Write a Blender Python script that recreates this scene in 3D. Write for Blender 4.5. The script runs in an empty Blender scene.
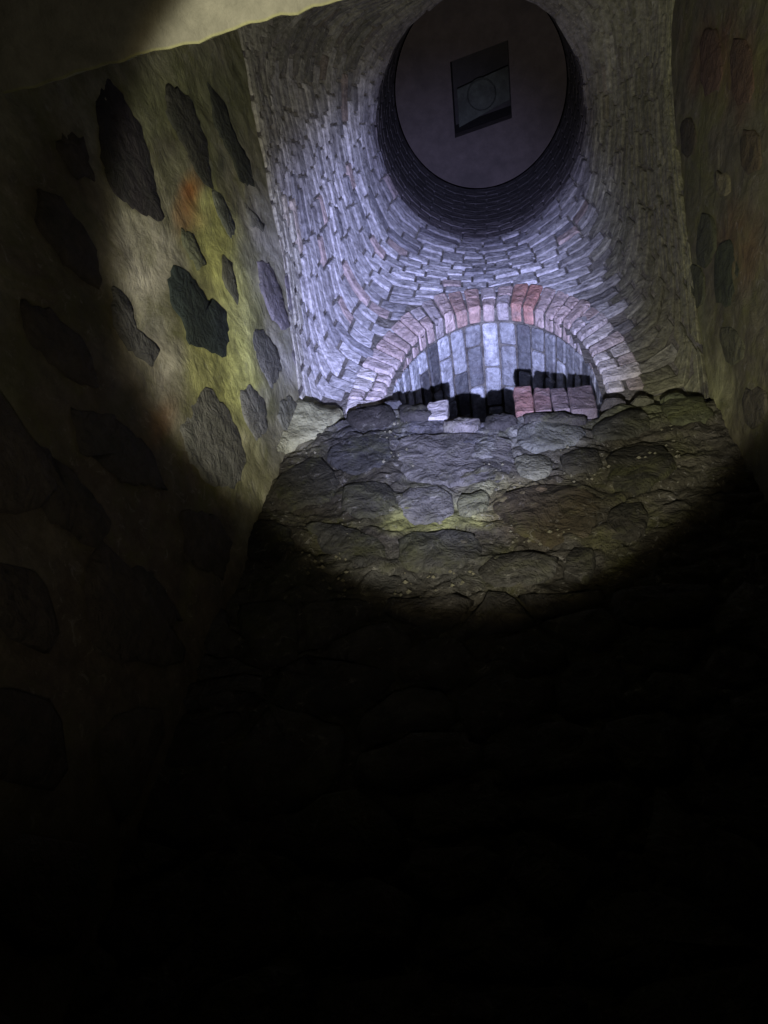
import bpy, bmesh, math, random
from mathutils import Vector, Matrix, noise
R = random.Random(11)
S = bpy.context.scene
COL = S.collection
H0 = 1.5                                   # eye height; all rel. coordinates below get +H0

# ------------------------------------------------------------------ camera
F = 740.0
def gs(a, b): return (a - b * a.dot(b)).normalized()
Zc = Vector((96, 576, 740)).normalized()           # world up, in camera (right, up, forward)
Dc = gs(Vector((186, -947, 740)).normalized(), Zc)  # world +Y
Xc = Vector((Dc.y*Zc.z-Dc.z*Zc.y, Dc.z*Zc.x-Dc.x*Zc.z, Dc.x*Zc.y-Dc.y*Zc.x)) * -1
cam_r = Vector((Xc.x, Dc.x, Zc.x)); cam_u = Vector((Xc.y, Dc.y, Zc.y)); cam_f = Vector((Xc.z, Dc.z, Zc.z))
cd = bpy.data.cameras.new('camera'); cam = bpy.data.objects.new('camera', cd); COL.objects.link(cam)
cd.sensor_fit = 'VERTICAL'; cd.sensor_height = 36.0; cd.sensor_width = 27.0
cd.lens = F/1024*36; cd.clip_start = 0.02
M = Matrix((cam_r, cam_u, -cam_f)).transposed().to_4x4()
M.translation = Vector((0, 0, H0)); cam.matrix_world = M
S.camera = cam

# ------------------------------------------------------------------ world, torch, exposure
w = bpy.data.worlds.new('world'); S.world = w; w.use_nodes = True
w.node_tree.nodes['Background'].inputs[0].default_value = (0.5, 0.55, 0.6, 1)
w.node_tree.nodes['Background'].inputs[1].default_value = 0.0
S.view_settings.view_transform = 'Standard'; S.view_settings.look = 'None'
S.view_settings.exposure = 0.0; S.view_settings.gamma = 1.0
try: S.view_settings.use_curve_mapping = False
except Exception: pass
LP = Vector((-0.02, 0.15, H0-0.25))                 # torch held low in front of the camera
def spot(name, power, colour, half, blend, axis=(-.033, .227, .973), size=.012):
    l = bpy.data.lights.new(name, 'SPOT'); l.energy = power; l.color = colour
    l.spot_size = math.radians(half*2); l.spot_blend = blend; l.shadow_soft_size = size
    o = bpy.data.objects.new(name, l); COL.objects.link(o)
    o.location = LP; o.rotation_euler = Vector(axis).to_track_quat('-Z', 'Y').to_euler()
spot('torch_beam', 112, (0.94, 0.91, 0.84), 22.9, .15)
spot('torch_core', 900, (0.44, 0.49, 1.0), 15.5, 1.0, axis=(-.08, .31, .95))
spot('torch_fringe', 26, (1.0, 0.80, 0.45), 24.0, .25)
spot('torch_spill', 5, (1.0, 0.90, 0.82), 42, 1.0, axis=(-.30, .12, .95))

# ------------------------------------------------------------------ helpers
def ray(px, py):
    x, y = px-384, 512-py
    return cam_r*x + cam_u*y + cam_f*F
def wl(Y): return -(0.70 + .178*(1.2-Y))            # left wall x at depth Y
def wr(Y): return 0.60 + .10*(1.2-Y)                # right wall x
YB, YF = 1.2, 0.05
YA = YB+.045                                # face of arch and vault, set back behind the rubble wall
def on_back(px, py, Y=YB):
    d = ray(px, py); s = Y/d.y; return (d.x*s, d.z*s)                 # (x, z rel)
def on_left(px, py):
    d = ray(px, py); s = -(.70+.178*1.2)/(d.x - .178*d.y); return (d.y*s, d.z*s)
def on_right(px, py):
    d = ray(px, py); s = (.60+.10*1.2)/(d.x + .10*d.y); return (d.y*s, d.z*s)
def left3(y, z, h): return Vector((wl(y)+h*.985, y-h*.17, z+H0))
def right3(y, z, h): return Vector((wr(y)-h*.995, y-h*.1, z+H0))
def back3(x, z, h): return Vector((x, YB-h, z+H0))
def interp(tab, v):
    if v <= tab[0][0]: return tab[0][1]
    for (a, b), (c, d) in zip(tab, tab[1:]):
        if v <= c: return b+(d-b)*(v-a)/(c-a)
    return tab[-1][1]
ZL = [(.0, 3.25), (.3, 3.02), (.82, 2.60), (1.2, 2.17)]
ZR = [(.0, 3.5), (.3, 3.4), (.53, 3.25), (.775, 2.85), (1.2, 2.08)]

def tag(o, label=None, cat=None, group=None, kind=None):
    for k, v in (('label', label), ('category', cat), ('group', group), ('kind', kind)):
        if v: o[k] = v
    return o
def link_mesh(name, verts, faces, mat, parent=None, smooth=False, cols=None, colour=None, mods=None):
    me = bpy.data.meshes.new(name); me.from_pydata([tuple(v) for v in verts], [], faces)
    me.validate()
    if cols:
        ca = me.color_attributes.new('tint', 'FLOAT_COLOR', 'POINT')
        for i, c in enumerate(cols): ca.data[i].color = (c[0], c[1], c[2], 1)
    bm = bmesh.new(); bm.from_mesh(me); bmesh.ops.recalc_face_normals(bm, faces=bm.faces); bm.to_mesh(me); bm.free()
    if smooth: me.polygons.foreach_set('use_smooth', [True]*len(me.polygons))
    me.materials.append(mat)
    o = bpy.data.objects.new(name, me); COL.objects.link(o)
    if parent: o.parent = parent
    if colour: o.color = (*colour, 1)
    return o
def sc(c, a, b):
    k = R.uniform(a, b); return tuple(x*k for x in c)
def empty(name, loc=(0, 0, 0)):
    o = bpy.data.objects.new(name, None); COL.objects.link(o); o.location = loc; o.empty_display_size = .1
    return o

# ------------------------------------------------------------------ materials
def mat(name, src, stain=(.05, .055, .03), stain_amt=.4, scale=6, var=.35, bump=.4, bscale=60, pale=0, rough=.9, moss=0, stretch=(1, 1, 1)):
    m = bpy.data.materials.new(name); m.use_nodes = True; N = m.node_tree.nodes; L = m.node_tree.links
    b = N['Principled BSDF']; b.inputs['Roughness'].default_value = rough
    b.inputs['Specular IOR Level'].default_value = .25
    g = N.new('ShaderNodeNewGeometry')
    mp = N.new('ShaderNodeMapping'); mp.inputs['Scale'].default_value = stretch
    L.new(g.outputs['Position'], mp.inputs['Vector'])
    def nz(s, d=6, r=.6, dist=0):
        n = N.new('ShaderNodeTexNoise'); n.inputs['Scale'].default_value = s; n.inputs['Detail'].default_value = d
        n.inputs['Roughness'].default_value = r; n.inputs['Distortion'].default_value = dist
        L.new(mp.outputs[0], n.inputs['Vector']); return n.outputs['Fac']
    def ramp(f, a, c, lo=0, hi=1):
        r = N.new('ShaderNodeMapRange'); r.inputs[1].default_value = a; r.inputs[2].default_value = c
        r.inputs[3].default_value = lo; r.inputs[4].default_value = hi; L.new(f, r.inputs[0]); return r.outputs[0]
    def mix(a, c, f, mode='MIX'):
        x = N.new('ShaderNodeMix'); x.data_type = 'RGBA'; x.blend_type = mode
        for s, v in ((6, a), (7, c)):
            if isinstance(v, tuple): x.inputs[s].default_value = (*v, 1)
            else: L.new(v, x.inputs[s])
        if isinstance(f, float): x.inputs[0].default_value = f
        else: L.new(f, x.inputs[0])
        return x.outputs[2]
    if src == 'object': base = N.new('ShaderNodeObjectInfo').outputs['Color']
    elif src == 'attr':
        a = N.new('ShaderNodeAttribute'); a.attribute_name = 'tint'; base = a.outputs['Color']
    else:
        rgb = N.new('ShaderNodeRGB'); rgb.outputs[0].default_value = (*src, 1); base = rgb.outputs[0]
    v = N.new('ShaderNodeCombineColor'); vf = ramp(nz(scale*3.1, 8, .7), .3, .7, 1-var, 1+var)
    for i in range(3): L.new(vf, v.inputs[i])
    c = mix(base, v.outputs[0], 1.0, 'MULTIPLY')
    c = mix(c, stain, ramp(nz(scale, 8, .65, .4), .48, .66, 0, stain_amt))
    if moss: c = mix(c, (.14, .15, .03), ramp(nz(scale*.6+1.3, 7, .7, .8), .5, .68, 0, moss))
    if pale: c = mix(c, (.62, .60, .52), ramp(nz(scale*4.3, 9, .75, 1.2), .57, .70, 0, pale))
    L.new(c, b.inputs['Base Color'])
    bp = N.new('ShaderNodeBump'); bp.inputs['Strength'].default_value = bump; bp.inputs['Distance'].default_value = .012
    L.new(nz(bscale, 9, .72), bp.inputs['Height'])
    b2 = N.new('ShaderNodeBump'); b2.inputs['Strength'].default_value = bump; b2.inputs['Distance'].default_value = .05
    L.new(nz(bscale*.28, 5, .6, .5), b2.inputs['Height']); L.new(bp.outputs[0], b2.inputs['Normal']); L.new(b2.outputs[0], b.inputs['Normal'])
    return m
M_PLASTER = mat('lime_plaster', 'attr', (.12, .12, .055), .6, 6, .4, .36, 30, pale=.3, moss=.55)
M_MORTAR = mat('pale_mortar', (.22, .20, .14), (.04, .035, .02), .8, 7, .4, .8, 50, pale=.5, moss=.6)
M_RUBBLE = mat('rubble_mortar', 'attr', (.035, .03, .02), .7, 8, .55, .8, 48, pale=.45, moss=.3)
M_STONE = mat('wall_stone', 'object', (.03, .03, .02), .6, 6, .45, .9, 45, pale=.25, moss=.35)
M_PATCH = mat('patch_stone', 'object', (.05, .06, .04), .4, 8, .35, .6, 70)
M_BRICK = mat('limewashed_brick', 'object', (.10, .09, .10), .5, 14, .5, .45, 90, pale=.45)
M_BRICKS = mat('limewashed_bricks', 'attr', (.10, .09, .10), .5, 14, .5, .45, 90, pale=.45)
M_JOINT = mat('brick_joint', (.20, .19, .17), (.06, .05, .05), .6, 8, .4, .7, 70, pale=.5)
M_RED = mat('arch_brick', 'object', (.36, .33, .33), .35, 11, .4, .6, 80, pale=.45)
M_SHAFT = mat('dark_shaft_brick', 'attr', (.012, .011, .012), .6, 9, .4, .5, 80)
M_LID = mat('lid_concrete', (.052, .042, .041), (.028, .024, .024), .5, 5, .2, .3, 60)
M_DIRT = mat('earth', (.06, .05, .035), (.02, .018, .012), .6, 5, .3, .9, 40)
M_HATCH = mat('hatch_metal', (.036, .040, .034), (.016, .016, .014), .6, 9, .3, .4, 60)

# ------------------------------------------------------------------ solid piece on a surface
def piece(outline, to3, thick, sink=.03, jag=.0, inset=.18, rough=.3, seed=0, seg=None):
    """rough block with an outline in surface coordinates; to3(u,v,h) gives the 3D point"""
    rr = random.Random(seed)
    pts = []
    n = len(outline)
    for i in range(n):
        a = Vector(outline[i]); b = Vector(outline[(i+1) % n]); d = b-a
        k = max(1, int(d.length/seg)) if seg else 1
        for j in range(k):
            p = a+d*(j/k)
            if jag: p = p+Vector((rr.uniform(-jag, jag), rr.uniform(-jag, jag)))
            pts.append(p)
    c = sum(pts, Vector((0, 0)))/len(pts); m = len(pts)
    V = []
    for p in pts: V.append(to3(p.x, p.y, -sink))
    for p in pts:
        V.append(to3(p.x, p.y, thick*(.55+rough*rr.uniform(-.4, .4))))
    for p in pts:
        q = p+(c-p)*inset
        V.append(to3(q.x, q.y, thick*(1+rough*rr.uniform(-.6, .6))))
    for p in pts:
        q = p+(c-p)*.6
        V.append(to3(q.x, q.y, thick*(1+rough*rr.uniform(-.6, .8))))
    V.append(to3(c.x, c.y, thick*(1+rough*rr.uniform(-.3, .8))))
    Fc = []
    for r in range(3):
        for i in range(m):
            j = (i+1) % m
            Fc.append((r*m+i, r*m+j, (r+1)*m+j, (r+1)*m+i))
    for i in range(m): Fc.append((3*m+i, 3*m+(i+1) % m, 4*m))
    return V, Fc
def clip(poly, p, nrm):
    out = []
    for i in range(len(poly)):
        a, b = poly[i], poly[(i+1) % len(poly)]
        da, db = (a-p).dot(nrm), (b-p).dot(nrm)
        if da <= 0: out.append(a)
        if da*db < 0: out.append(a+(b-a)*(da/(da-db)))
    return out
def voronoi(seeds, box, gap, sy=1.0):
    x0, x1, y0, y1 = box; cells = []
    P = [Vector((x, y*sy)) for x, y in seeds]
    for i, p in enumerate(P):
        poly = [Vector((x0, y0*sy)), Vector((x1, y0*sy)), Vector((x1, y1*sy)), Vector((x0, y1*sy))]
        for j, q in enumerate(P):
            if i == j or (q-p).length > 1.2: continue
            d = q-p
            mid = p+d*.5-d.normalized()*gap
            poly = clip(poly, mid, d)
            if len(poly) < 3: break
        if len(poly) >= 3:
            cells.append((i, [Vector((v.x, v.y/sy)) for v in poly]))
    return cells
def centre(poly): return sum((Vector(p) for p in poly), Vector((0, 0)))/len(poly)
def smooth_poly(poly, k=.22):
    out = []
    for i in range(len(poly)):
        a, b, c = Vector(poly[i-1]), Vector(poly[i]), Vector(poly[(i+1) % len(poly)])
        out.append(b+(a-b)*k); out.append(b+(c-b)*k)
    return out

# ------------------------------------------------------------------ left and right walls: plaster with bare stones
def lerp(a, b, t): return tuple(a[i]+(b[i]-a[i])*t for i in range(3))
def plaster_wall(name, to3, ztab, stains, base, amp=.009, ny=90, nz=200, y0=-.02):
    V, Fc, Cc = [], [], []
    for i in range(ny+1):
        y = y0+(YB+.0-y0)*i/ny
        zt = interp(ztab, y)
        for j in range(nz+1):
            z = -H0+(zt+H0)*j/nz
            h = amp*noise.noise(Vector((y*4, z*4, 3.1)))+amp*.5*noise.noise(Vector((y*13, z*13, 7)))+amp*.25*noise.noise(Vector((y*35, z*35, 1)))
            V.append(to3(y, z, h))
            c = base
            for (sy, sz, ry, rz, col, amt) in stains:
                d = math.hypot((y-sy)/ry, (z-sz)/rz)+.5*noise.noise(Vector((y*9, z*9, sy*7)))
                f = max(0, min(1, 1.35-d))
                c = lerp(c, col, f*amt)
            Cc.append(c)
    for i in range(ny):
        for j in range(nz):
            a = i*(nz+1)+j; Fc.append((a, a+1, a+nz+2, a+nz+1))
    return tag(link_mesh(name, V, Fc, M_PLASTER, smooth=True, cols=Cc), kind='structure')
def L_(px, py): return on_left(px, py)
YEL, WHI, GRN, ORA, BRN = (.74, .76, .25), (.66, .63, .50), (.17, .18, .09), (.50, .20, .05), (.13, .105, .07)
sl = []
for (px, py, ry, rz, col, amt) in [
        (232, 270, .17, .26, YEL, .9), (232, 370, .18, .24, YEL, 1.0), (215, 235, .15, .2, YEL, .6), (245, 470, .12, .1, (.60, .58, .36), .8),
        (145, 270, .10, .22, WHI, .8), (150, 380, .10, .16, WHI, .8), (265, 240, .15, .3, (.56, .55, .46), .9), (290, 350, .1, .2, (.58, .58, .50), .8),
        (175, 110, .14, .45, GRN, .95), (240, 90, .12, .6, GRN, .85), (215, 170, .03, .2, (.12, .13, .08), .8), (160, 150, .03, .2, (.14, .13, .09), .7), (228, 215, .02, .12, (.14, .15, .10), .7), (200, 225, .02, .14, (.60, .56, .22), .8), (150, 330, .03, .08, (.20, .20, .17), .7), (128, 250, .02, .10, (.24, .23, .18), .6), (165, 300, .02, .12, (.25, .25, .17), .6), (262, 400, .03, .12, (.62, .60, .46), .6), (190, 190, .035, .10, ORA, .9), (185, 215, .04, .10, ORA, .5),
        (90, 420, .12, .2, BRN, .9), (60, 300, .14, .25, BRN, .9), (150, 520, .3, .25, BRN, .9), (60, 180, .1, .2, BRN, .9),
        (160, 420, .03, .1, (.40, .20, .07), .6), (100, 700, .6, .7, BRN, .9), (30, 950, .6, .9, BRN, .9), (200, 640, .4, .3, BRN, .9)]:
    y, z = L_(px, py); sl.append((y, z, ry, rz, col, amt))
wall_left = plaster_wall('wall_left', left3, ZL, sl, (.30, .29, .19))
DG, MG, LG = (.055, .07, .06), (.11, .115, .10), (.17, .17, .15)
left_stones = [
    ([(171, 264), (183, 268), (200, 290), (206, 302), (212, 298), (226, 314), (228, 340), (224, 359), (206, 348), (188, 345), (180, 318), (169, 300), (167, 280)], (.045, .06, .055)),
    ([(105, 75), (120, 92), (140, 128), (150, 160), (163, 222), (140, 214), (112, 195), (100, 150), (92, 100)], (.05, .045, .045)),
    ([(205, 80), (222, 100), (236, 140), (248, 160), (254, 188), (240, 182), (230, 155), (215, 125)], (.05, .055, .04)),
    ([(168, 85), (188, 95), (205, 140), (212, 190), (200, 180), (180, 140), (165, 110)], (.06, .06, .045)),
    ([(258, 262), (268, 262), (280, 290), (289, 325), (284, 331), (272, 318), (262, 290)], (.15, .14, .15)),
    ([(283, 276), (290, 274), (298, 296), (301, 320), (294, 320), (288, 300)], (.13, .12, .13)),
    ([(251, 331), (262, 331), (276, 348), (281, 368), (272, 388), (262, 372), (252, 352)], (.12, .12, .10)),
    ([(241, 390), (250, 386), (264, 402), (267, 430), (256, 441), (246, 426), (241, 405)], (.16, .16, .13)),
    ([(280, 404), (288, 396), (299, 408), (296, 426), (284, 431), (278, 418)], (.14, .14, .10)),
    ([(208, 388), (228, 410), (240, 440), (246, 462), (236, 486), (214, 488), (190, 462), (178, 432), (186, 408)], (.13, .13, .11)),
    ([(222, 254), (230, 262), (238, 296), (236, 305), (228, 292), (221, 272)], (.12, .12, .08)),
    ([(292, 341), (299, 346), (304, 370), (298, 376), (291, 356)], (.16, .15, .15)),
    ([(180, 228), (192, 236), (206, 268), (198, 268), (184, 248)], (.13, .14, .09)),
    ([(212, 190), (222, 196), (234, 226), (230, 240), (216, 214)], (.12, .13, .10)),
    ([(244, 205), (252, 212), (264, 226), (262, 232), (250, 224)], (.15, .15, .12)),
    ([(112, 282), (124, 292), (136, 330), (160, 350), (150, 366), (128, 350), (112, 318)], (.13, .13, .12)),
    ([(38, 190), (62, 200), (96, 250), (100, 290), (70, 270), (40, 230)], (.10, .085, .06)),
    ([(20, 300), (50, 310), (88, 350), (98, 392), (66, 380), (26, 340)], (.105, .09, .065)),
    ([(70, 410), (110, 414), (150, 452), (166, 490), (120, 482), (80, 450)], (.10, .09, .07)),
    ([(30, 440), (70, 470), (110, 520), (100, 550), (50, 520), (22, 470)], (.10, .085, .06)),
    ([(180, 510), (215, 515), (232, 545), (222, 580), (186, 560)], (.105, .09, .065)),
    ([(60, 130), (84, 140), (92, 180), (70, 176), (56, 150)], (.10, .085, .06)),
    ([(100, 560), (150, 570), (180, 620), (150, 640), (100, 610)], (.10, .085, .06)),
]
for k, (poly, col) in enumerate(left_stones):
    if 4 <= k < 15: col = tuple(c*1.5 for c in col)
    pl = [on_left(*p) for p in poly]
    V, Fc = piece(pl, left3, .006, jag=.007, inset=.04, rough=.15, seed=k, seg=.016)
    link_mesh('stone', V, Fc, M_PATCH, wall_left, colour=col, smooth=True)
rr = random.Random(5)
sd = []
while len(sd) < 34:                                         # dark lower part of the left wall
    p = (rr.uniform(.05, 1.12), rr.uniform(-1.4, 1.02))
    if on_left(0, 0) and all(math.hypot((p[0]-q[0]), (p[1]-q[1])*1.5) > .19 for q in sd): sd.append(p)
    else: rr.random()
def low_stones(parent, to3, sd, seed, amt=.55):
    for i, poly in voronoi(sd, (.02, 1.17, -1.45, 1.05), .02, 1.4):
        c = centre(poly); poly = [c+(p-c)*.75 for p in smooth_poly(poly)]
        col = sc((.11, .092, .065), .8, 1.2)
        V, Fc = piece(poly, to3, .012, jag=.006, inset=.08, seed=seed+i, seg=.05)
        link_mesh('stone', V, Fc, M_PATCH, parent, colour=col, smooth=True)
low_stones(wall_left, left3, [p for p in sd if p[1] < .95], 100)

sr = []
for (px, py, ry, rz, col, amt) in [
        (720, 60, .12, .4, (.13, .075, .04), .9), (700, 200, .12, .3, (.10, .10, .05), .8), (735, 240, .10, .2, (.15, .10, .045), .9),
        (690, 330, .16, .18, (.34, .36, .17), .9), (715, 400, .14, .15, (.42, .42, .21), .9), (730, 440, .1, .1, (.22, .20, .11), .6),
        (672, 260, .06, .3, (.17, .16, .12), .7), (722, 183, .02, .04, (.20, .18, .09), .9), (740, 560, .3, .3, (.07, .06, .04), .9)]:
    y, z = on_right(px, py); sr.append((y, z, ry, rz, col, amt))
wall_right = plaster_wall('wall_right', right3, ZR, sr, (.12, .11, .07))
right_stones = [
    ([(700, 215), (712, 212), (716, 245), (708, 270), (696, 262)], (.07, .075, .045)),
    ([(716, 245), (735, 240), (742, 280), (730, 310), (715, 300)], (.06, .07, .04)),
    ([(690, 262), (704, 270), (706, 300), (694, 312), (684, 292)], (.08, .085, .05)),
    ([(715, 172), (730, 172), (731, 195), (718, 196)], (.20, .18, .10)),
    ([(680, 120), (694, 118), (697, 150), (684, 160)], (.07, .06, .04)),
    ([(700, 30), (722, 28), (724, 90), (702, 96)], (.11, .07, .045)),
    ([(730, 40), (752, 40), (756, 100), (734, 104)], (.115, .075, .045)),
    ([(690, 380), (702, 372), (706, 392), (694, 400)], (.13, .14, .08)),
    ([(718, 330), (738, 325), (748, 355), (730, 370)], (.12, .12, .07)),
    ([(700, 430), (722, 425), (728, 455), (706, 462)], (.09, .09, .06)),
    ([(740, 130), (760, 130), (764, 170), (744, 175)], (.10, .08, .045)),
    ([(742, 390), (764, 385), (768, 420), (748, 430)], (.10, .09, .06)),
]
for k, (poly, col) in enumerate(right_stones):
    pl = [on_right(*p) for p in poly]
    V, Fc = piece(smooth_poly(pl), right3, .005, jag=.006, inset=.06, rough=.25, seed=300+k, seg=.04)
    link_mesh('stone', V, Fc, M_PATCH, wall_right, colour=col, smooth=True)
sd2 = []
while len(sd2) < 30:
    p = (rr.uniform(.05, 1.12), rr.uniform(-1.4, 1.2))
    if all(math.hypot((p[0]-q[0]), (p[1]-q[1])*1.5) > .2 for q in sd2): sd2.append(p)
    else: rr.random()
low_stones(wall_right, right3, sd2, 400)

# ------------------------------------------------------------------ back wall: rubble masonry with broken top
TOP = []                                                    # ledge line read on the wall face (x, z)
for px, py in [(262, 425), (300, 424), (330, 420), (345, 413), (358, 409), (372, 406), (392, 404), (428, 406), (446, 416), (480, 415), (514, 411), (560, 414), (598, 411), (612, 402), (632, 400), (650, 400), (680, 398), (700, 397), (740, 390)]:
    TOP.append(on_back(px, py, YB-.024))
TOP = [(-1.0, TOP[0][1])]+sorted(TOP)+[(1.0, TOP[-1][1])]
def ztop(x): return interp(TOP, x)
wb = []
nx, nzz = 190, 420; V, Fc, WC = [], [], []
bst = []
for (px, py, rx, rz, col, amt) in [
        (455, 440, .22, .16, (.11, .11, .125), .8), (540, 445, .16, .12, (.22, .22, .18), .8), (385, 425, .16, .10, (.10, .10, .11), .8),
        (420, 505, .10, .06, (.26, .26, .20), .7), (440, 520, .30, .05, (.34, .35, .11), .9), (480, 505, .08, .08, (.34, .34, .20), .9), (520, 500, .12, .08, (.20, .19, .09), .8),
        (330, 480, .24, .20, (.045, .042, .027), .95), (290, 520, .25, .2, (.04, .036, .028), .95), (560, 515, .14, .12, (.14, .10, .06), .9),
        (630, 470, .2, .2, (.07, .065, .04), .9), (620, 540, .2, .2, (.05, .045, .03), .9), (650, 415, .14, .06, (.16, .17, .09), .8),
        (430, 570, .3, .08, (.085, .085, .078), .8), (300, 440, .1, .08, (.20, .19, .12), .7), (350, 440, .1, .08, (.07, .07, .07), .9)]:
    x, z = on_back(px, py); bst.append((x, z, rx, rz, col, amt))
def wall_relief(x, z):
    n1 = noise.noise(Vector((x*7, z*9, 2))); n2 = noise.noise(Vector((x*19, z*24, 5))); n3 = noise.noise(Vector((x*50, z*60, 6)))
    crack = max(0, .12-abs(noise.noise(Vector((x*8+3, z*13, 9)))))/.12
    return .008+.014*n1+.012*n2+.006*n3-.012*crack**2
for i in range(nx+1):
    x = -.80+1.50*i/nx
    for j in range(nzz+1):
        z = -H0+(ztop(x)-.004+H0)*j/nzz
        V.append(back3(x, z, wall_relief(x, z)))
        c = (.085, .078, .06)
        for (sx, sz, rx, rz, col, amt) in bst:
            d = math.hypot((x-sx)/rx, (z-sz)/rz)+.6*noise.noise(Vector((x*12, z*12, sx*7)))
            f = max(0, min(1, 1.5-d)); c = lerp(c, col, f*amt)
        WC.append(c)
for i in range(nx):
    for j in range(nzz):
        a = i*(nzz+1)+j; Fc.append((a, a+1, a+nzz+2, a+nzz+1))
b0 = len(V)                                                 # rough top going 0.28 m deep
for i in range(nx+1):
    x = -.80+1.50*i/nx
    for k in range(5):
        V.append(Vector((x, YB+.07*k, H0+ztop(x)-.012+.012*noise.noise(Vector((x*20, k*1.7, 5)))-.01*k)))
    V.append(Vector((x, YB+.30, 0)))
for i in range(nx):
    for k in range(5):
        a = b0+i*6+k; Fc.append((a, a+6, a+7, a+1))
    Fc.append((i*(nzz+1)+nzz, (i+1)*(nzz+1)+nzz, b0+(i+1)*6, b0+i*6))
wall_back = tag(link_mesh('wall_back', V, Fc, M_RUBBLE, smooth=True, cols=WC+[(.08, .075, .07)]*(len(V)-len(WC))), kind='structure')
def fnoise(c, k): return tuple(x*k for x in c)
big = [
    ([(400, 437), (455, 434), (508, 436), (513, 462), (505, 487), (455, 488), (402, 480), (395, 455)], (.145, .138, .125), .010),
    ([(402, 492), (445, 488), (456, 505), (450, 522), (418, 528), (400, 515)], (.19, .185, .165), .012),
    ([(516, 430), (560, 424), (586, 432), (580, 447), (550, 454), (518, 450)], (.17, .175, .15), .012),
    ([(516, 456), (548, 458), (556, 471), (540, 483), (518, 479)], (.22, .22, .155), .014),
    ([(500, 493), (560, 485), (592, 492), (600, 518), (585, 543), (540, 547), (508, 530), (490, 510)], (.105, .085, .05), .010),
    ([(442, 427), (480, 425), (482, 433), (444, 435)], (.20, .185, .175), .026),
    ([(485, 422), (512, 418), (520, 427), (502, 433), (485, 432)], (.08, .075, .07), .026),
    ([(348, 416), (394, 410), (397, 426), (352, 431)], (.06, .055, .05), .026),
    ([(399, 410), (427, 411), (437, 423), (403, 426)], (.08, .075, .07), .026),
    ([(332, 446), (390, 437), (392, 470), (352, 477), (327, 465)], (.075, .075, .075), .014),
    ([(272, 482), (318, 456), (340, 480), (330, 504), (282, 514)], (.06, .058, .042), .014),
    ([(345, 486), (395, 485), (396, 515), (362, 524), (339, 508)], (.085, .082, .06), .016),
    ([(400, 536), (470, 531), (486, 558), (450, 578), (396, 569)], (.12, .12, .11), .014),
    ([(302, 522), (350, 531), (388, 545), (380, 574), (330, 556)], (.085, .085, .08), .014),
    ([(494, 556), (560, 556), (552, 586), (500, 592), (474, 578)], (.12, .115, .10), .014),
    ([(592, 426), (640, 411), (655, 428), (622, 443), (594, 444)], (.10, .10, .075), .018),
    ([(606, 456), (660, 446), (680, 470), (642, 498), (609, 490)], (.06, .057, .04), .016),
    ([(612, 506), (652, 508), (640, 544), (604, 544)], (.055, .05, .035), .014),
    ([(660, 404), (700, 399), (715, 422), (668, 430)], (.14, .15, .08), .018),
    ([(560, 457), (598, 452), (602, 474), (564, 478)], (.09, .085, .06), .016),
    ([(566, 552), (600, 552), (592, 584), (562, 584)], (.08, .075, .06), .014),
    ([(232, 525), (290, 528), (296, 556), (240, 560)], (.05, .05, .04), .014),
    ([(455, 500), (488, 494), (486, 516), (462, 522)], (.22, .22, .13), .016),
    ([(522, 418), (588, 418), (586, 427), (526, 427)], (.095, .088, .08), .020),
]
for i, (poly, col, th_) in enumerate(big):
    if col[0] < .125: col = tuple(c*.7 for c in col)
    pl = smooth_poly([Vector(on_back(*p)) for p in poly], .2)
    V, Fc = piece(pl, lambda x, z, h: back3(x, z, h+wall_relief(x, z)*.35), th_, jag=.006, inset=.10, rough=.25, seed=700+i, seg=.025)
    link_mesh('stone', V, Fc, M_STONE, wall_back, colour=col, smooth=True)
seeds, scol = [], []
zlow = on_back(440, 600)[1]
tries = 0
while tries < 5000:
    tries += 1
    p = (R.uniform(-.74, .66), R.uniform(-1.45, zlow-.03))
    if all(math.hypot((p[0]-q[0])*.8, (p[1]-q[1])*1.3) > .12+.08*noise.noise(Vector((p[0]*3, p[1]*3, 1))) for q in seeds):
        seeds.append(p); scol.append(sc((.085, .078, .066), .8, 1.2))
for i, poly in voronoi(seeds, (-.76, .67, -1.48, zlow), .010, 1.25):
    if len(poly) < 3: continue
    V, Fc = piece(smooth_poly(poly, .2), back3, R.uniform(.016, .028), jag=.010, inset=.16, rough=.3, seed=900+i, seg=.05)
    link_mesh('stone', V, Fc, M_STONE, wall_back, colour=scol[i], smooth=True)
# crumbled mortar lumps in the joints, lit part only
V, Fc = [], []
for k in range(700):
    px, py = R.uniform(300, 680), R.uniform(425, 600)
    x, z = on_back(px, py)
    if noise.noise(Vector((x*5, z*5, 9))) < .08 or z > ztop(x)-.02: continue
    r = R.uniform(.002, .007); c = back3(x, z, wall_relief(x, z)+.004); b = len(V)
    for d in ((1, 0, 0), (-1, 0, 0), (0, 1, 0), (0, -1, 0), (0, 0, 1), (0, 0, -1)):
        V.append(c+Vector(d)*r*R.uniform(.6, 1.3))
    for f in ((0, 2, 4), (2, 1, 4), (1, 3, 4), (3, 0, 4), (2, 0, 5), (1, 2, 5), (3, 1, 5), (0, 3, 5)):
        Fc.append(tuple(b+q for q in f))
M_CRUMB = mat('mortar_crumb', (.20, .19, .13), (.10, .10, .05), .7, 20, .4, .5, 90)
tag(link_mesh('mortar_crumbs', V, Fc, M_CRUMB, wall_back), kind='stuff')

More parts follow.
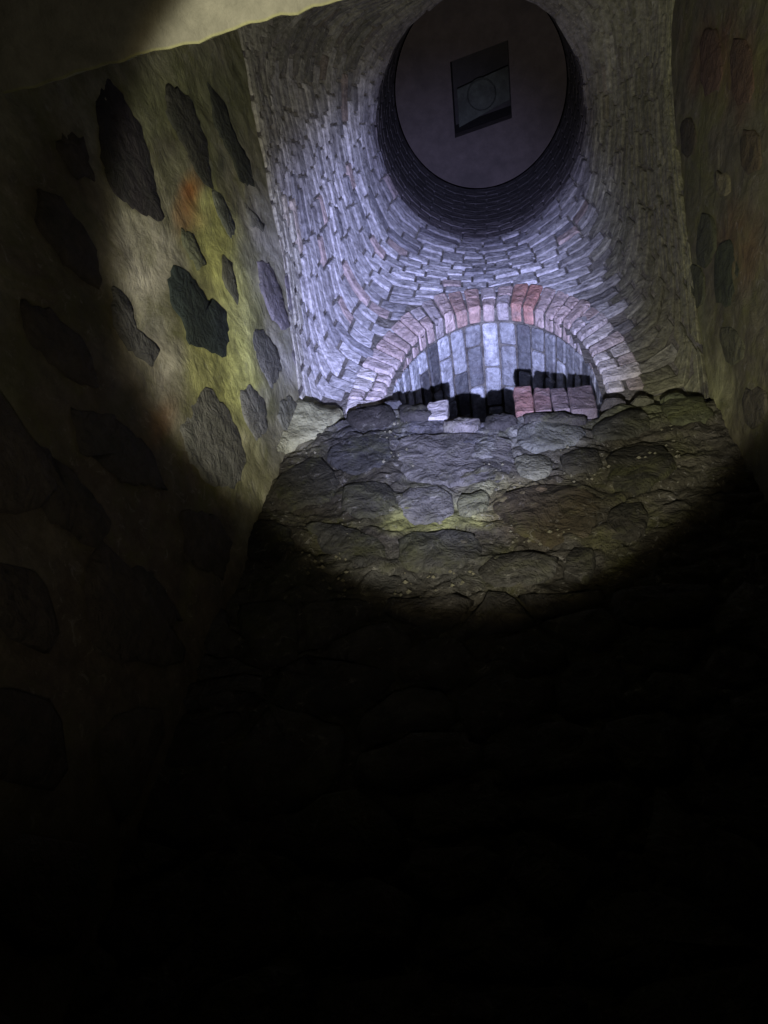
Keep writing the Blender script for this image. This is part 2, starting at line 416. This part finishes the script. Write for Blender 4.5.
# plaster spread round the left corner on to the back wall
def fillet(pts_px, name='plaster_patch'):
    pl = [on_back(*p) for p in pts_px]
    V, Fc = piece(smooth_poly(pl), lambda x, z, h: back3(x, z, h+max(0, (-.62-x))*.35), .012, jag=.010, inset=.25, rough=.3, seed=55, seg=.03)
    return link_mesh(name, V, Fc, M_FIL, wall_back, smooth=True)
M_FIL = mat('fillet_plaster', (.46, .46, .28), (.13, .11, .06), .5, 9, .4, .7, 40)
fillet([(296, 402), (345, 410), (330, 422), (318, 440), (292, 448), (268, 475), (250, 498), (236, 515), (232, 500), (262, 450), (276, 425)])

# ------------------------------------------------------------------ brick vault: funnel from the room to the round shaft
C0 = Vector((-.05, .67)); RAD = .47; RDY = .505; ZRIM = 3.72; ZLID = 4.62
def outer(th):
    d = Vector((math.sin(th), math.cos(th)))       # th = 0 towards the back wall, + to the right
    best = 9; which = 'b'
    if d.y > 1e-6: s = (YA-C0.y)/d.y; best, which = (s, 'b') if s < best else (best, which)
    if d.y < -1e-6:
        s = (YF-C0.y)/d.y
        if s < best: best, which = s, 'f'
    # right: x = .72-.1y  -> C.x+s d.x = .72 - .1(C.y+s d.y)
    q = d.x+.1*d.y
    if q > 1e-6:
        s = (.72-.1*C0.y-C0.x)/q
        if s < best: best, which = s, 'r'
    q = -d.x+.178*d.y                               # left: x = -.9136+.178y
    if q > 1e-6:
        s = (.9136-.178*C0.y+C0.x)/q
        if s < best: best, which = s, 'l'
    p = C0+d*best
    if which == 'b': z = interp([(-.70, 2.15), (-.5, 2.06), (.5, 2.04), (.6, 2.08)], p.x)
    elif which == 'l': z = interp(ZL, p.y)
    elif which == 'r': z = interp(ZR, p.y)
    else: z = interp([(-.9, 3.25), (.7, 3.48)], p.x)
    return best, z, d
def rim(th): return 1/math.sqrt((math.sin(th)/RAD)**2+(math.cos(th)/RDY)**2)
TAB = [outer(-math.pi+2*math.pi*k/720)[:2] for k in range(720)]
def tabv(th):
    f = (th+math.pi)/(2*math.pi)*720; k = int(math.floor(f)); f -= k
    a, b = TAB[k % 720], TAB[(k+1) % 720]; return a[0]+(b[0]-a[0])*f, a[1]+(b[1]-a[1])*f
SMT = []
for k in range(720):
    w_ = [(TAB[(k+o) % 720], math.exp(-(o/30)**2)) for o in range(-60, 61, 3)]; sw = sum(x for _, x in w_)
    SMT.append(sum(a[0]*x for a, x in w_)/sw)
def vault(th, t, h=0.0):
    """t: 0 at the walls, 1 at the shaft rim, h: proud of the surface towards the inside"""
    best, z = tabv(th); d = Vector((math.sin(th), math.cos(th)))
    bs = min(best, SMT[int((th+math.pi)/(2*math.pi)*720) % 720]); e = min(1, t*3)
    r0 = best+(bs-best)*e*e*(3-2*e); R1 = rim(th)
    r = r0+(R1-r0)*(t**1.5)
    zz = z+(ZRIM-z)*t
    r -= h; zz -= h*.5*(1 if best > .65 else .2)
    w = .012*noise.noise(Vector((math.sin(th)*3, math.cos(th)*3, t*4)))
    p = C0+d*(r+w)
    return Vector((p.x, p.y, zz+H0))
# arch in the back face
AX, AZ = -.055, 2.20
RX, RZ = .375, .745                       # opening
OX, OZ = .500, .935                       # outside of the brick ring
def in_arch(x, z, k=0.0):                 # inside the ring's outer edge, shrunk by k
    return (z < AZ and abs(x-AX) < OX-k) or (z >= AZ and ((x-AX)/(OX-k))**2+((z-AZ)/(OZ-k))**2 < 1)
def arc_pts(n, rx, rz):                   # n+1 points of equal spacing from the left foot to the right foot
    P = [(-rx*math.cos(math.pi*i/400), rz*math.sin(math.pi*i/400)) for i in range(401)]
    D = [0]
    for a, b in zip(P, P[1:]): D.append(D[-1]+math.dist(a, b))
    out = []; k = 0
    for q in range(n+1):
        t = D[-1]*q/n
        while k < 399 and D[k+1] < t: k += 1
        f = (t-D[k])/(D[k+1]-D[k]); out.append(Vector((P[k][0]+(P[k+1][0]-P[k][0])*f, P[k][1]+(P[k+1][1]-P[k][1])*f)))
    return out
V, Fc = [], []
NT, NZ = 240, 70
for i in range(NT):
    th = -math.pi+2*math.pi*i/NT
    for j in range(NZ+1): V.append(vault(th, j/NZ, -.004))
for i in range(NT):
    for j in range(NZ):
        a = i*(NZ+1)+j; b = ((i+1) % NT)*(NZ+1)+j
        c = (V[a]+V[b+1])/2
        if c.y > 1.0 and in_arch(c.x, c.z-H0, .15): continue
        Fc.append((a, a+1, b+1, b))
VAULTV = list(V)
vault_o = tag(link_mesh('ceiling', V, Fc, M_JOINT, smooth=True), 'pale limewashed brick vault narrowing to the round shaft', kind='structure')
def vcol(th, t):
    n = noise.noise(Vector((math.sin(th)*3, math.cos(th)*3, t*5)))
    deg = math.degrees(th)
    r = R.random()
    g = R.uniform(.38, .66)+n*.26
    c = (g*.98, g*.97, g*1.0)
    if r < .05: c = (g*.95, g*.78, g*.74)
    elif r < .17: c = (g*.6, g*.6, g*.64)
    # darker, slightly greener colour towards the front and on the right flank
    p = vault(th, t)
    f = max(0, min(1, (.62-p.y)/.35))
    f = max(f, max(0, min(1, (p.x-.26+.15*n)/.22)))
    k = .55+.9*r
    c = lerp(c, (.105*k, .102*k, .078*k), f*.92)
    e = max(0, min(1, (.17-t)/.12+n*1.5))               # wall plaster smeared over the lowest courses
    if p.x < -.5: c = lerp(c, (.50, .49, .40), e*.85)
    elif p.x > .42: c = lerp(c, (.27, .27, .16), min(1, e+.3)*.85)
    q = max(0, min(1, (t-.80)/.20))                      # darker colour towards the shaft
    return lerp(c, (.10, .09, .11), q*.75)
bricks = []
t = 0.0; row = 0
NR = 27
for row in range(NR):
    t0 = row/NR; t1 = (row+1)/NR
    # circumference at this ring, in real lengths
    th = -math.pi+(.5 if row % 2 else 0)*.16
    end = th+2*math.pi
    while th < end-.02:
        best, z, d = outer((th+math.pi) % (2*math.pi)-math.pi)
        r = best+(rim(th)-best)*(((t0+t1)/2)**1.5)
        L = R.choice((.10, .105, .11, .19))*R.uniform(.92, 1.08)
        dth = min(L/r, end-th)
        if end-th-dth < .05: dth = end-th
        bricks.append((th, th+dth, t0, t1, row)); th += dth
def brick_geo(a, b, t0, t1):
    ga = .0045/RAD; gt = .004/ (1.5)
    a += ga; b -= ga; t0 += gt; t1 -= gt
    h = R.uniform(.002, .014); dh = R.uniform(-.003, .003); sk = R.uniform(-.002, .002)
    V = []
    n = 2
    for hh, ins in ((-.03, 0), (h*.6, 0), (h, .12)):
        for (u, v) in ((0, 0), (.5, 0), (1, 0), (1, 1), (.5, 1), (0, 1)):
            uu = ins*.5+u*(1-ins) ; vv = ins*.9+v*(1-ins*1.8)
            V.append(vault(a+(b-a)*uu, max(0, min(1, t0+(t1-t0)*vv+sk*(u-.5))), hh+(dh*(u-.5) if hh > 0 else 0)))
    F = []
    for r in range(2):
        for i in range(6):
            j = (i+1) % 6; F.append((r*6+i, r*6+j, r*6+6+j, r*6+6+i))
    F += [(12, 13, 16, 17), (13, 14, 15, 16)]
    return V, F
def to_px(p):
    q = p-Vector((0, 0, H0)); f = q.dot(cam_f)
    if f < .05: return None
    return 384+F*q.dot(cam_r)/f, 512-F*q.dot(cam_u)/f
cand = []
for (a, b, t0, t1, row) in bricks:
    m = vault((a+b)/2, (t0+t1)/2)
    if m.y > 1.0 and in_arch(m.x, m.z-H0, .02): continue
    q = to_px(m); e0, e1 = to_px(vault(a, t0)), to_px(vault(b, t1))
    vis = 0
    if q and -10 < q[0] < 778 and -10 < q[1] < 700: vis = abs((e1[0]-e0[0]))*abs((e1[1]-e0[1]))+30
    cand.append((vis, a, b, t0, t1))
cand.sort(key=lambda c: -c[0])
SV, SF, SC = [], [], []
for k, (vis, a, b, t0, t1) in enumerate(cand):
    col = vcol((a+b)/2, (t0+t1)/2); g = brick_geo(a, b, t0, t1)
    if k < 290:
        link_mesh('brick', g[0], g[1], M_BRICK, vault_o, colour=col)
    else:
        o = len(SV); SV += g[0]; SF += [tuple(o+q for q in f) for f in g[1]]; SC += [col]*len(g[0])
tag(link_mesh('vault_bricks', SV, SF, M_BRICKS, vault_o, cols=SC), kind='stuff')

# ------------------------------------------------------------------ round shaft above
V, Fc = [], []
for i in range(96):
    a = 2*math.pi*i/96
    for z in (ZRIM-.01, ZLID+.02): V.append(Vector((C0.x+(rim(a)+.004)*math.sin(a), C0.y+(rim(a)+.004)*math.cos(a), z+H0)))
for i in range(96): j = (i+1) % 96; Fc.append((2*i, 2*j, 2*j+1, 2*i+1))
M_SJ = mat('dark_shaft_joint', (.06, .055, .06), (.015, .014, .015), .6, 9, .3, .5, 70)
shaft = tag(link_mesh('wall_shaft', V, Fc, M_SJ, smooth=True), 'dark round brick shaft rising from the vault to the lid', kind='structure')
SV, SF, SC = [], [], []
rows = 12
for r in range(rows):
    z0 = ZRIM+(ZLID-ZRIM)*r/rows+.004; z1 = ZRIM+(ZLID-ZRIM)*(r+1)/rows-.004
    nb = 26
    for k in range(nb):
        a0 = 2*math.pi*(k+.5*(r % 2))/nb+.01; a1 = 2*math.pi*(k+1+.5*(r % 2))/nb-.01
        h = R.uniform(.001, .003); g = max(.045, .125-.02*r)*R.uniform(.85, 1.15); o = len(SV)  # brick colour darkens up the first rows, then stays even
        for hh in (-.02, h):
            for a, z in ((a0, z0), ((a0+a1)/2, z0), (a1, z0), (a1, z1), ((a0+a1)/2, z1), (a0, z1)):
                SV.append(Vector((C0.x+(rim(a)-hh)*math.sin(a), C0.y+(rim(a)-hh)*math.cos(a), z+H0)))
        for i in range(6): j = (i+1) % 6; SF.append((o+i, o+j, o+6+j, o+6+i))
        SF += [(o+6, o+7, o+10, o+11), (o+7, o+8, o+9, o+10)]
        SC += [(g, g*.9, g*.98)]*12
tag(link_mesh('shaft_bricks', SV, SF, M_SHAFT, shaft, cols=SC), kind='stuff')

# lid: round slab with a square hole
lid = empty('shaft_lid', (C0.x, C0.y, ZLID+H0))
tag(lid, 'round dark concrete slab with a square hole closing the top of the shaft', 'lid')
hole = []
for px, py in ((450, 62), (508, 40), (512, 118), (455, 138)):
    d = ray(px, py); s = ZLID/d.z; hole.append(Vector((d.x*s-C0.x, d.y*s-C0.y)))
def lid_geo(radius, th):
    n = 96; bm = bmesh.new()
    lay = []
    for z in (0, th):
        outer_v = [bm.verts.new(((rim(2*math.pi*i/n)-radius)*math.sin(2*math.pi*i/n), (rim(2*math.pi*i/n)-radius)*math.cos(2*math.pi*i/n), z)) for i in range(n)]
        inner_v = []
        hc = sum(hole, Vector((0, 0)))/4
        for i in range(n):                                    # ray from the hole centre to the square outline
            a = 2*math.pi*i/n; d = Vector((math.sin(a), math.cos(a))); best = None
            for k in range(4):
                p, q = hole[k], hole[(k+1) % 4]; e = q-p
                den = d.x*e.y-d.y*e.x
                if abs(den) < 1e-9: continue
                w_ = p-hc
                s = (w_.x*e.y-w_.y*e.x)/den; u = (w_.x*d.y-w_.y*d.x)/den
                if s > 0 and -.001 <= u <= 1.001: best = s if best is None else min(best, s)
            inner_v.append(bm.verts.new((hc.x+d.x*best, hc.y+d.y*best, z)))
        # snap nearest inner verts to the corners
        for c in hole:
            v = min(inner_v, key=lambda v: (Vector(v.co[:2])-c).length); v.co.x, v.co.y = c.x, c.y
        lay.append((outer_v, inner_v))
    for i in range(n):
        j = (i+1) % n
        for o_, i_ in lay: bm.faces.new((o_[i], o_[j], i_[j], i_[i]))
        bm.faces.new((lay[0][0][i], lay[0][0][j], lay[1][0][j], lay[1][0][i]))
        bm.faces.new((lay[0][1][i], lay[0][1][j], lay[1][1][j], lay[1][1][i]))
    bmesh.ops.recalc_face_normals(bm, faces=bm.faces)
    return bm
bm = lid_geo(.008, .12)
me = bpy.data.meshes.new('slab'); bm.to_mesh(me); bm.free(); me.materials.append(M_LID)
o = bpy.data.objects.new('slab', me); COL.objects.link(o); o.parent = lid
# hatch plate lying over the hole
hc = sum(hole, Vector((0, 0)))/4
hatch = empty('hatch_cover', (C0.x+hc.x, C0.y+hc.y, ZLID+H0+.12))
tag(hatch, 'dim grey hatch plate with a round boss lying over the square hole of the lid', 'cover')
def box(name, x0, x1, y0, y1, z0, z1, m, parent=None, bev=0):
    bm = bmesh.new(); bmesh.ops.create_cube(bm, size=1)
    for v in bm.verts: v.co = Vector((x0+(v.co.x+.5)*(x1-x0), y0+(v.co.y+.5)*(y1-y0), z0+(v.co.z+.5)*(z1-z0)))
    if bev: bmesh.ops.bevel(bm, geom=bm.edges[:], offset=bev, segments=2, affect='EDGES')
    me = bpy.data.meshes.new(name); bm.to_mesh(me); bm.free(); me.materials.append(m)
    o = bpy.data.objects.new(name, me); COL.objects.link(o)
    if parent: o.parent = parent
    return o
M_BLACK = mat('dark_neck', (.02, .018, .018), (.01, .01, .01), .5, 5, .2, .3, 60)  # near-black colour stands in for the shadowed gaps round the plate
nk = [Vector((p.x-hc.x, p.y-hc.y)) for p in hole]
def prism(name, poly, z0, z1, m, parent, caps=True, thick=0):
    bm = bmesh.new(); lo = [bm.verts.new((p.x, p.y, z0)) for p in poly]; hi = [bm.verts.new((p.x, p.y, z1)) for p in poly]; n = len(poly)
    for i in range(n): j = (i+1) % n; bm.faces.new((lo[i], lo[j], hi[j], hi[i]))
    bm.faces.new(hi)
    if caps: bm.faces.new(lo[::-1])
    bmesh.ops.recalc_face_normals(bm, faces=bm.faces)
    if caps: bmesh.ops.bevel(bm, geom=bm.edges[:], offset=.003, segments=1, affect='EDGES')
    return link_bm(name, bm, m, parent)
def link_bm(name, bm, m, parent, colour=None):
    me = bpy.data.meshes.new(name); bm.to_mesh(me); bm.free(); me.materials.append(m)
    o = bpy.data.objects.new(name, me); COL.objects.link(o); o.parent = parent
    return o
hatch.location.z += .002
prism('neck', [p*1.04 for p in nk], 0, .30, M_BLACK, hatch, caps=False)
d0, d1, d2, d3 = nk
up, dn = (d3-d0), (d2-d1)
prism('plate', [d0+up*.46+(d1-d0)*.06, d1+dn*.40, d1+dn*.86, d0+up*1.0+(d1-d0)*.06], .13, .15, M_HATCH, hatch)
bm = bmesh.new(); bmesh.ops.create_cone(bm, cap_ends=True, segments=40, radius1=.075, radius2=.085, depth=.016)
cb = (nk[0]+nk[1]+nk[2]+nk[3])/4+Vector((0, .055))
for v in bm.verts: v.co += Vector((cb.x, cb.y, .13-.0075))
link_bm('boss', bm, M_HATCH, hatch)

# ------------------------------------------------------------------ arch ring and vaulted recess
arch = empty('brick_arch', (AX, YA, AZ+H0))
tag(arch, 'semicircular arch of worn red and whitened bricks above the rubble wall', 'arch')
BACKV = [v for v in VAULTV if v.y > .9]
def face_y(x, z):                           # depth (relative to the arch origin) of the vault face at arch-plane point x, z
    X, Zz = x+AX, z+AZ+H0
    c = sorted(((v.x-X)**2+(v.z-Zz)**2, v.y) for v in BACKV)[:3]
    return sum(y for _, y in c)/3-YA
def ring_brick(quad, y0, y1, seed, jt=.003, follow=False):
    rr = random.Random(seed); bm = bmesh.new(); v = []
    c = sum(quad, Vector((0, 0)))/4
    for k, y in enumerate((y0, y1)):
        for p in quad: v.append(bm.verts.new((p.x+rr.uniform(-jt, jt), y+(face_y(p.x, p.y) if follow and k == 0 else 0)+rr.uniform(-jt, jt), p.y+rr.uniform(-jt, jt))))
    for f in ((0, 1, 2, 3), (7, 6, 5, 4), (0, 4, 5, 1), (1, 5, 6, 2), (2, 6, 7, 3), (3, 7, 4, 0)): bm.faces.new([v[q] for q in f])
    bmesh.ops.bevel(bm, geom=bm.edges[:], offset=.007, segments=1, affect='EDGES')
    bmesh.ops.recalc_face_normals(bm, faces=bm.faces)
    return bm
def link_bm(name, bm, m, parent, colour=None, loc=None):
    me = bpy.data.meshes.new(name); bm.to_mesh(me); bm.free(); me.materials.append(m)
    o = bpy.data.objects.new(name, me); COL.objects.link(o); o.parent = parent
    if colour: o.color = (*colour, 1)
    if loc: o.location = loc
    return o
def shrink(q, g):                          # joint gap along the curve
    a, b, c, d = q                         # inner a,b ; outer c,d
    return [a+(b-a).normalized()*g, b-(b-a).normalized()*g, c+(d-c).normalized()*g, d-(d-c).normalized()*g]
nv = 31
RED, PNK, WHT = (.56, .20, .15), (.62, .50, .47), (.74, .70, .68)
def vous_col(k):
    if k in (13, 14): return (.60, .42, .37)
    if k == 17: return (.60, .34, .28)
    if k == 18: return (.55, .30, .25)
    if 10 <= k <= 24: return R.choice((PNK, (.58, .53, .53), (.64, .52, .49)))
    return R.choice((WHT, WHT, PNK, (.55, .48, .47)))
PI_, PO_ = arc_pts(nv, RX, RZ), arc_pts(nv, OX, OZ)
for k in range(nv):
    q = shrink([PI_[k], PI_[k+1], PO_[k+1], PO_[k]], .0045)
    cc = vous_col(k); y0 = -.020-R.uniform(-.006, .006)
    if R.random() < .45:                   # two short bricks in place of a long one
        f = R.uniform(.42, .58); mi0, mi1 = q[0]+(q[3]-q[0])*f, q[1]+(q[2]-q[1])*f
        e0, e1 = (q[3]-q[0]).normalized()*.005, (q[2]-q[1]).normalized()*.005
        link_bm('brick', ring_brick([q[0], q[1], mi1-e1, mi0-e0], y0, .030, k, follow=True), M_RED, arch, colour=sc(cc, .9, 1.1))
        cc = vous_col(k)
        link_bm('brick', ring_brick([mi0+e0, mi1+e1, q[2], q[3]], y0+.004, .030, k+90, follow=True), M_RED, arch, colour=sc(cc, .8, 1.05))
    else:
        link_bm('brick', ring_brick(q, y0, .030, k, follow=True), M_RED, arch, colour=sc(cc, .8, 1.1))
def core(rx, rz, ox, oz, y0, y1, n=48, zb=-.35, follow=False):
    a, b = arc_pts(n, rx, rz), arc_pts(n, ox, oz)
    a = [Vector((-rx, zb))]+a+[Vector((rx, zb))]; b = [Vector((-ox, zb))]+b+[Vector((ox, zb))]
    bm = bmesh.new(); secs = []
    for p, q in zip(a, b):
        fp, fq = (face_y(*p), face_y(*q)) if follow else (0, 0)
        secs.append([bm.verts.new((p.x, y0+fp, p.y)), bm.verts.new((q.x, y0+fq, q.y)), bm.verts.new((q.x, y1, q.y)), bm.verts.new((p.x, y1, p.y))])
    for u, v in zip(secs, secs[1:]):
        for k in range(4): bm.faces.new((u[k], v[k], v[(k+1) % 4], u[(k+1) % 4]))
    bm.faces.new(secs[0]); bm.faces.new(secs[-1])
    bmesh.ops.recalc_face_normals(bm, faces=bm.faces)
    return bm
link_bm('mortar', core(RX+.006, RZ+.006, OX-.004, OZ-.004, -.006, .028, zb=-.04, follow=True), M_JOINT, arch)
# recess: barrel vault running back from the arch
rec = empty('wall_recess', (AX, YA+.03, AZ+H0)); tag(rec, 'grey brick barrel vault running back behind the arch', kind='structure')
link_bm('mortar', core(RX+.014, RZ+.014, RX+.10, RZ+.10, .004, 1.3, zb=-.6), M_JOINT, rec)
nb = 25
A_, B_ = arc_pts(nb, RX+.004, RZ+.004), arc_pts(nb, RX+.06, RZ+.06)
for k in range(nb):
    y = .006; first = True
    q = shrink([A_[k], A_[k+1], B_[k+1], B_[k]], .0045)
    while y < .9:
        L = (.10 if (first and k % 2) else .205)*R.uniform(.9, 1.05); first = False
        g = R.uniform(.12, .50) if R.random() < .8 else .6
        dz = Vector((0, R.uniform(-.008, .003)))
        link_bm('brick', ring_brick([p+dz for p in q], y+.004, y+L-.004, R.random()), M_BRICK, rec, colour=(g*.92, g*.96, g*1.02)); y += L
o = box('end_wall', -.6, .6, 1.30, 1.36, -.6, .75, M_JOINT, rec)
o = box('rubble_fill', -.35, .35, .275, 1.29, -.55, -.30, M_DIRT, rec)

# ------------------------------------------------------------------ loose bricks on the broken top
def loose(px0, px1, pyt, pyb, depth, colour, label, seed, group=None, y=YB-.022, tilt=0):
    x0, zt = on_back(px0, pyt, y); x1, _ = on_back(px1, pyt, y); _, zb = on_back((px0+px1)/2, pyb, y)
    rr = random.Random(seed); bm = bmesh.new(); bmesh.ops.create_cube(bm, size=1)
    bmesh.ops.subdivide_edges(bm, edges=bm.edges[:], cuts=3, use_grid_fill=True)
    wd, ht = (x1-x0), (zt-zb)
    for v in bm.verts:
        v.co = Vector((v.co.x*wd, (v.co.y+.5)*depth, (v.co.z+.5)*ht))
        e = noise.noise(v.co*28+Vector((seed, 0, 0)))*.006
        v.co += Vector((e, -e*.5, e*(1 if v.co.z > ht*.5 else 0)))
    bmesh.ops.bevel(bm, geom=[e for e in bm.edges if e.calc_face_angle(0) > .9], offset=.004, segments=1, affect='EDGES')
    me = bpy.data.meshes.new('loose_brick'); bm.to_mesh(me); bm.free(); me.materials.append(M_RED)
    o = bpy.data.objects.new('loose_brick', me); COL.objects.link(o); o.color = (*colour, 1)
    o.location = ((x0+x1)/2, y, zb+H0); o.rotation_euler = (0, math.radians(tilt), 0)
    return tag(o, label, 'brick', 'loose bricks on the broken wall top')
loose(514, 532, 387, 412, .11, (.33, .185, .16), 'reddest loose brick, leftmost of the row of bricks on the broken wall top', 1, tilt=-1)
loose(533, 549, 388, 411, .11, (.24, .155, .145), 'brownish red narrow brick second from the left in the row on the wall top', 2, tilt=1)
loose(551, 566, 388, 410, .11, (.20, .155, .155), 'dull grey-brown brick third from the left in the row on the wall top', 3, tilt=-1)
loose(567, 592, 387, 410, .12, (.19, .15, .15), 'widest grey-purple brick at the right end of the row on the wall top', 4)
loose(429, 448, 401, 417, .10, (.48, .45, .44), 'small whitened brick standing alone on the lower left of the wall top', 5)
def rubble(px, py, r, colour, label, seed):
    x, z = on_back(px, py, YB-.002); bm = bmesh.new(); bmesh.ops.create_icosphere(bm, subdivisions=2, radius=r)
    for v in bm.verts:
        n = noise.noise(v.co/r*1.3+Vector((seed*3.3, 0, 0)))
        v.co *= 1+.35*n; v.co.z *= .6; v.co.x *= 1.3
    zm = min(v.co.z for v in bm.verts)
    me = bpy.data.meshes.new('rubble_stone'); bm.to_mesh(me); bm.free(); me.materials.append(M_STONE)
    o = bpy.data.objects.new('rubble_stone', me); COL.objects.link(o); o.color = (*colour, 1)
    o.location = (x, YB-.002, H0+ztop(x)-.004-zm)
    tag(o, label, 'stone', 'rubble stones on the broken wall top')
rubble(612, 400, .030, (.14, .13, .12), 'small dark rubble stone beside the right end of the row of bricks', 1)
rubble(640, 396, .028, (.20, .20, .14), 'pale mossy rubble stone near the right end of the wall top', 2)
rubble(395, 400, .030, (.10, .10, .11), 'flat dark rubble stone left of the small whitened brick', 3)
rubble(366, 404, .024, (.10, .09, .09), 'leftmost small rubble stone on the broken wall top', 4)
rubble(668, 392, .030, (.16, .18, .10), 'green stained rubble stone by the right wall on the wall top', 5)

# ------------------------------------------------------------------ entry: slab overhead, front wall, corridor, floor
LH = 1.5
def slab(name, x0, x1, y0, z0, z1, m, label=None, nx=120, ny=50, amp=.006):
    V, Fc, Cc = [], [], []
    for i in range(nx+1):
        x = x0+(x1-x0)*i/nx
        ye = .034*LH-.075*(x+.159*LH)+.006*noise.noise(Vector((x*9, 0, 2)))+.004*noise.noise(Vector((x*33, 4, 2)))
        for j in range(ny+1):
            y = ye-(ye-y0)*((1-j/ny)**2)
            V.append(Vector((x, y, z0+amp*noise.noise(Vector((x*5, y*5, 1)))+(.006 if j == ny else 0)+H0)))
            n = .5+.5*noise.noise(Vector((x*4, y*6, 8)))
            Cc.append(lerp((.34, .33, .23), (.22, .21, .15), n) if j < ny-2 else (.36, .36, .17))
    for i in range(nx):
        for j in range(ny):
            a = i*(ny+1)+j; Fc.append((a, a+1, a+ny+2, a+ny+1))
    b = len(V)
    for i in range(nx+1):
        p = V[i*(ny+1)+ny]; V.append(Vector((p.x, p.y-.002, z1+H0))); Cc.append((.12, .12, .08))
    for i in range(nx): Fc.append((i*(ny+1)+ny, (i+1)*(ny+1)+ny, b+i+1, b+i))
    o = link_mesh(name, V, Fc, m, smooth=True, cols=Cc)
    o['kind'] = 'structure'
    if label: o['label'] = label
    return o
M_SLAB = mat('slab_plaster', 'attr', (.12, .12, .08), .35, 7, .2, .35, 40)
slab('trim_1', -.96, .76, -1.6, LH, LH+.3, M_SLAB, 'pale plastered lintel slab overhead at the near edge')
tag(box('wall_front', -1.05, .85, -.10, .0, LH+.31+H0, ZRIM+H0-.2, M_MORTAR), kind='structure')
tag(box('floor', -1.3, 1.1, -1.7, 1.25, -.06, 0, M_DIRT), kind='structure')
tag(box('wall_corridor', -1.0, -.95, -1.6, -.02, 0, H0+LH-.01, M_MORTAR), kind='structure')
tag(box('wall_passage', .74, .79, -1.6, -.02, 0, H0+LH-.01, M_MORTAR), kind='structure')
tag(box('wall_rear', -1.0, .79, -1.65, -1.6, 0, H0+LH-.01, M_MORTAR), kind='structure')
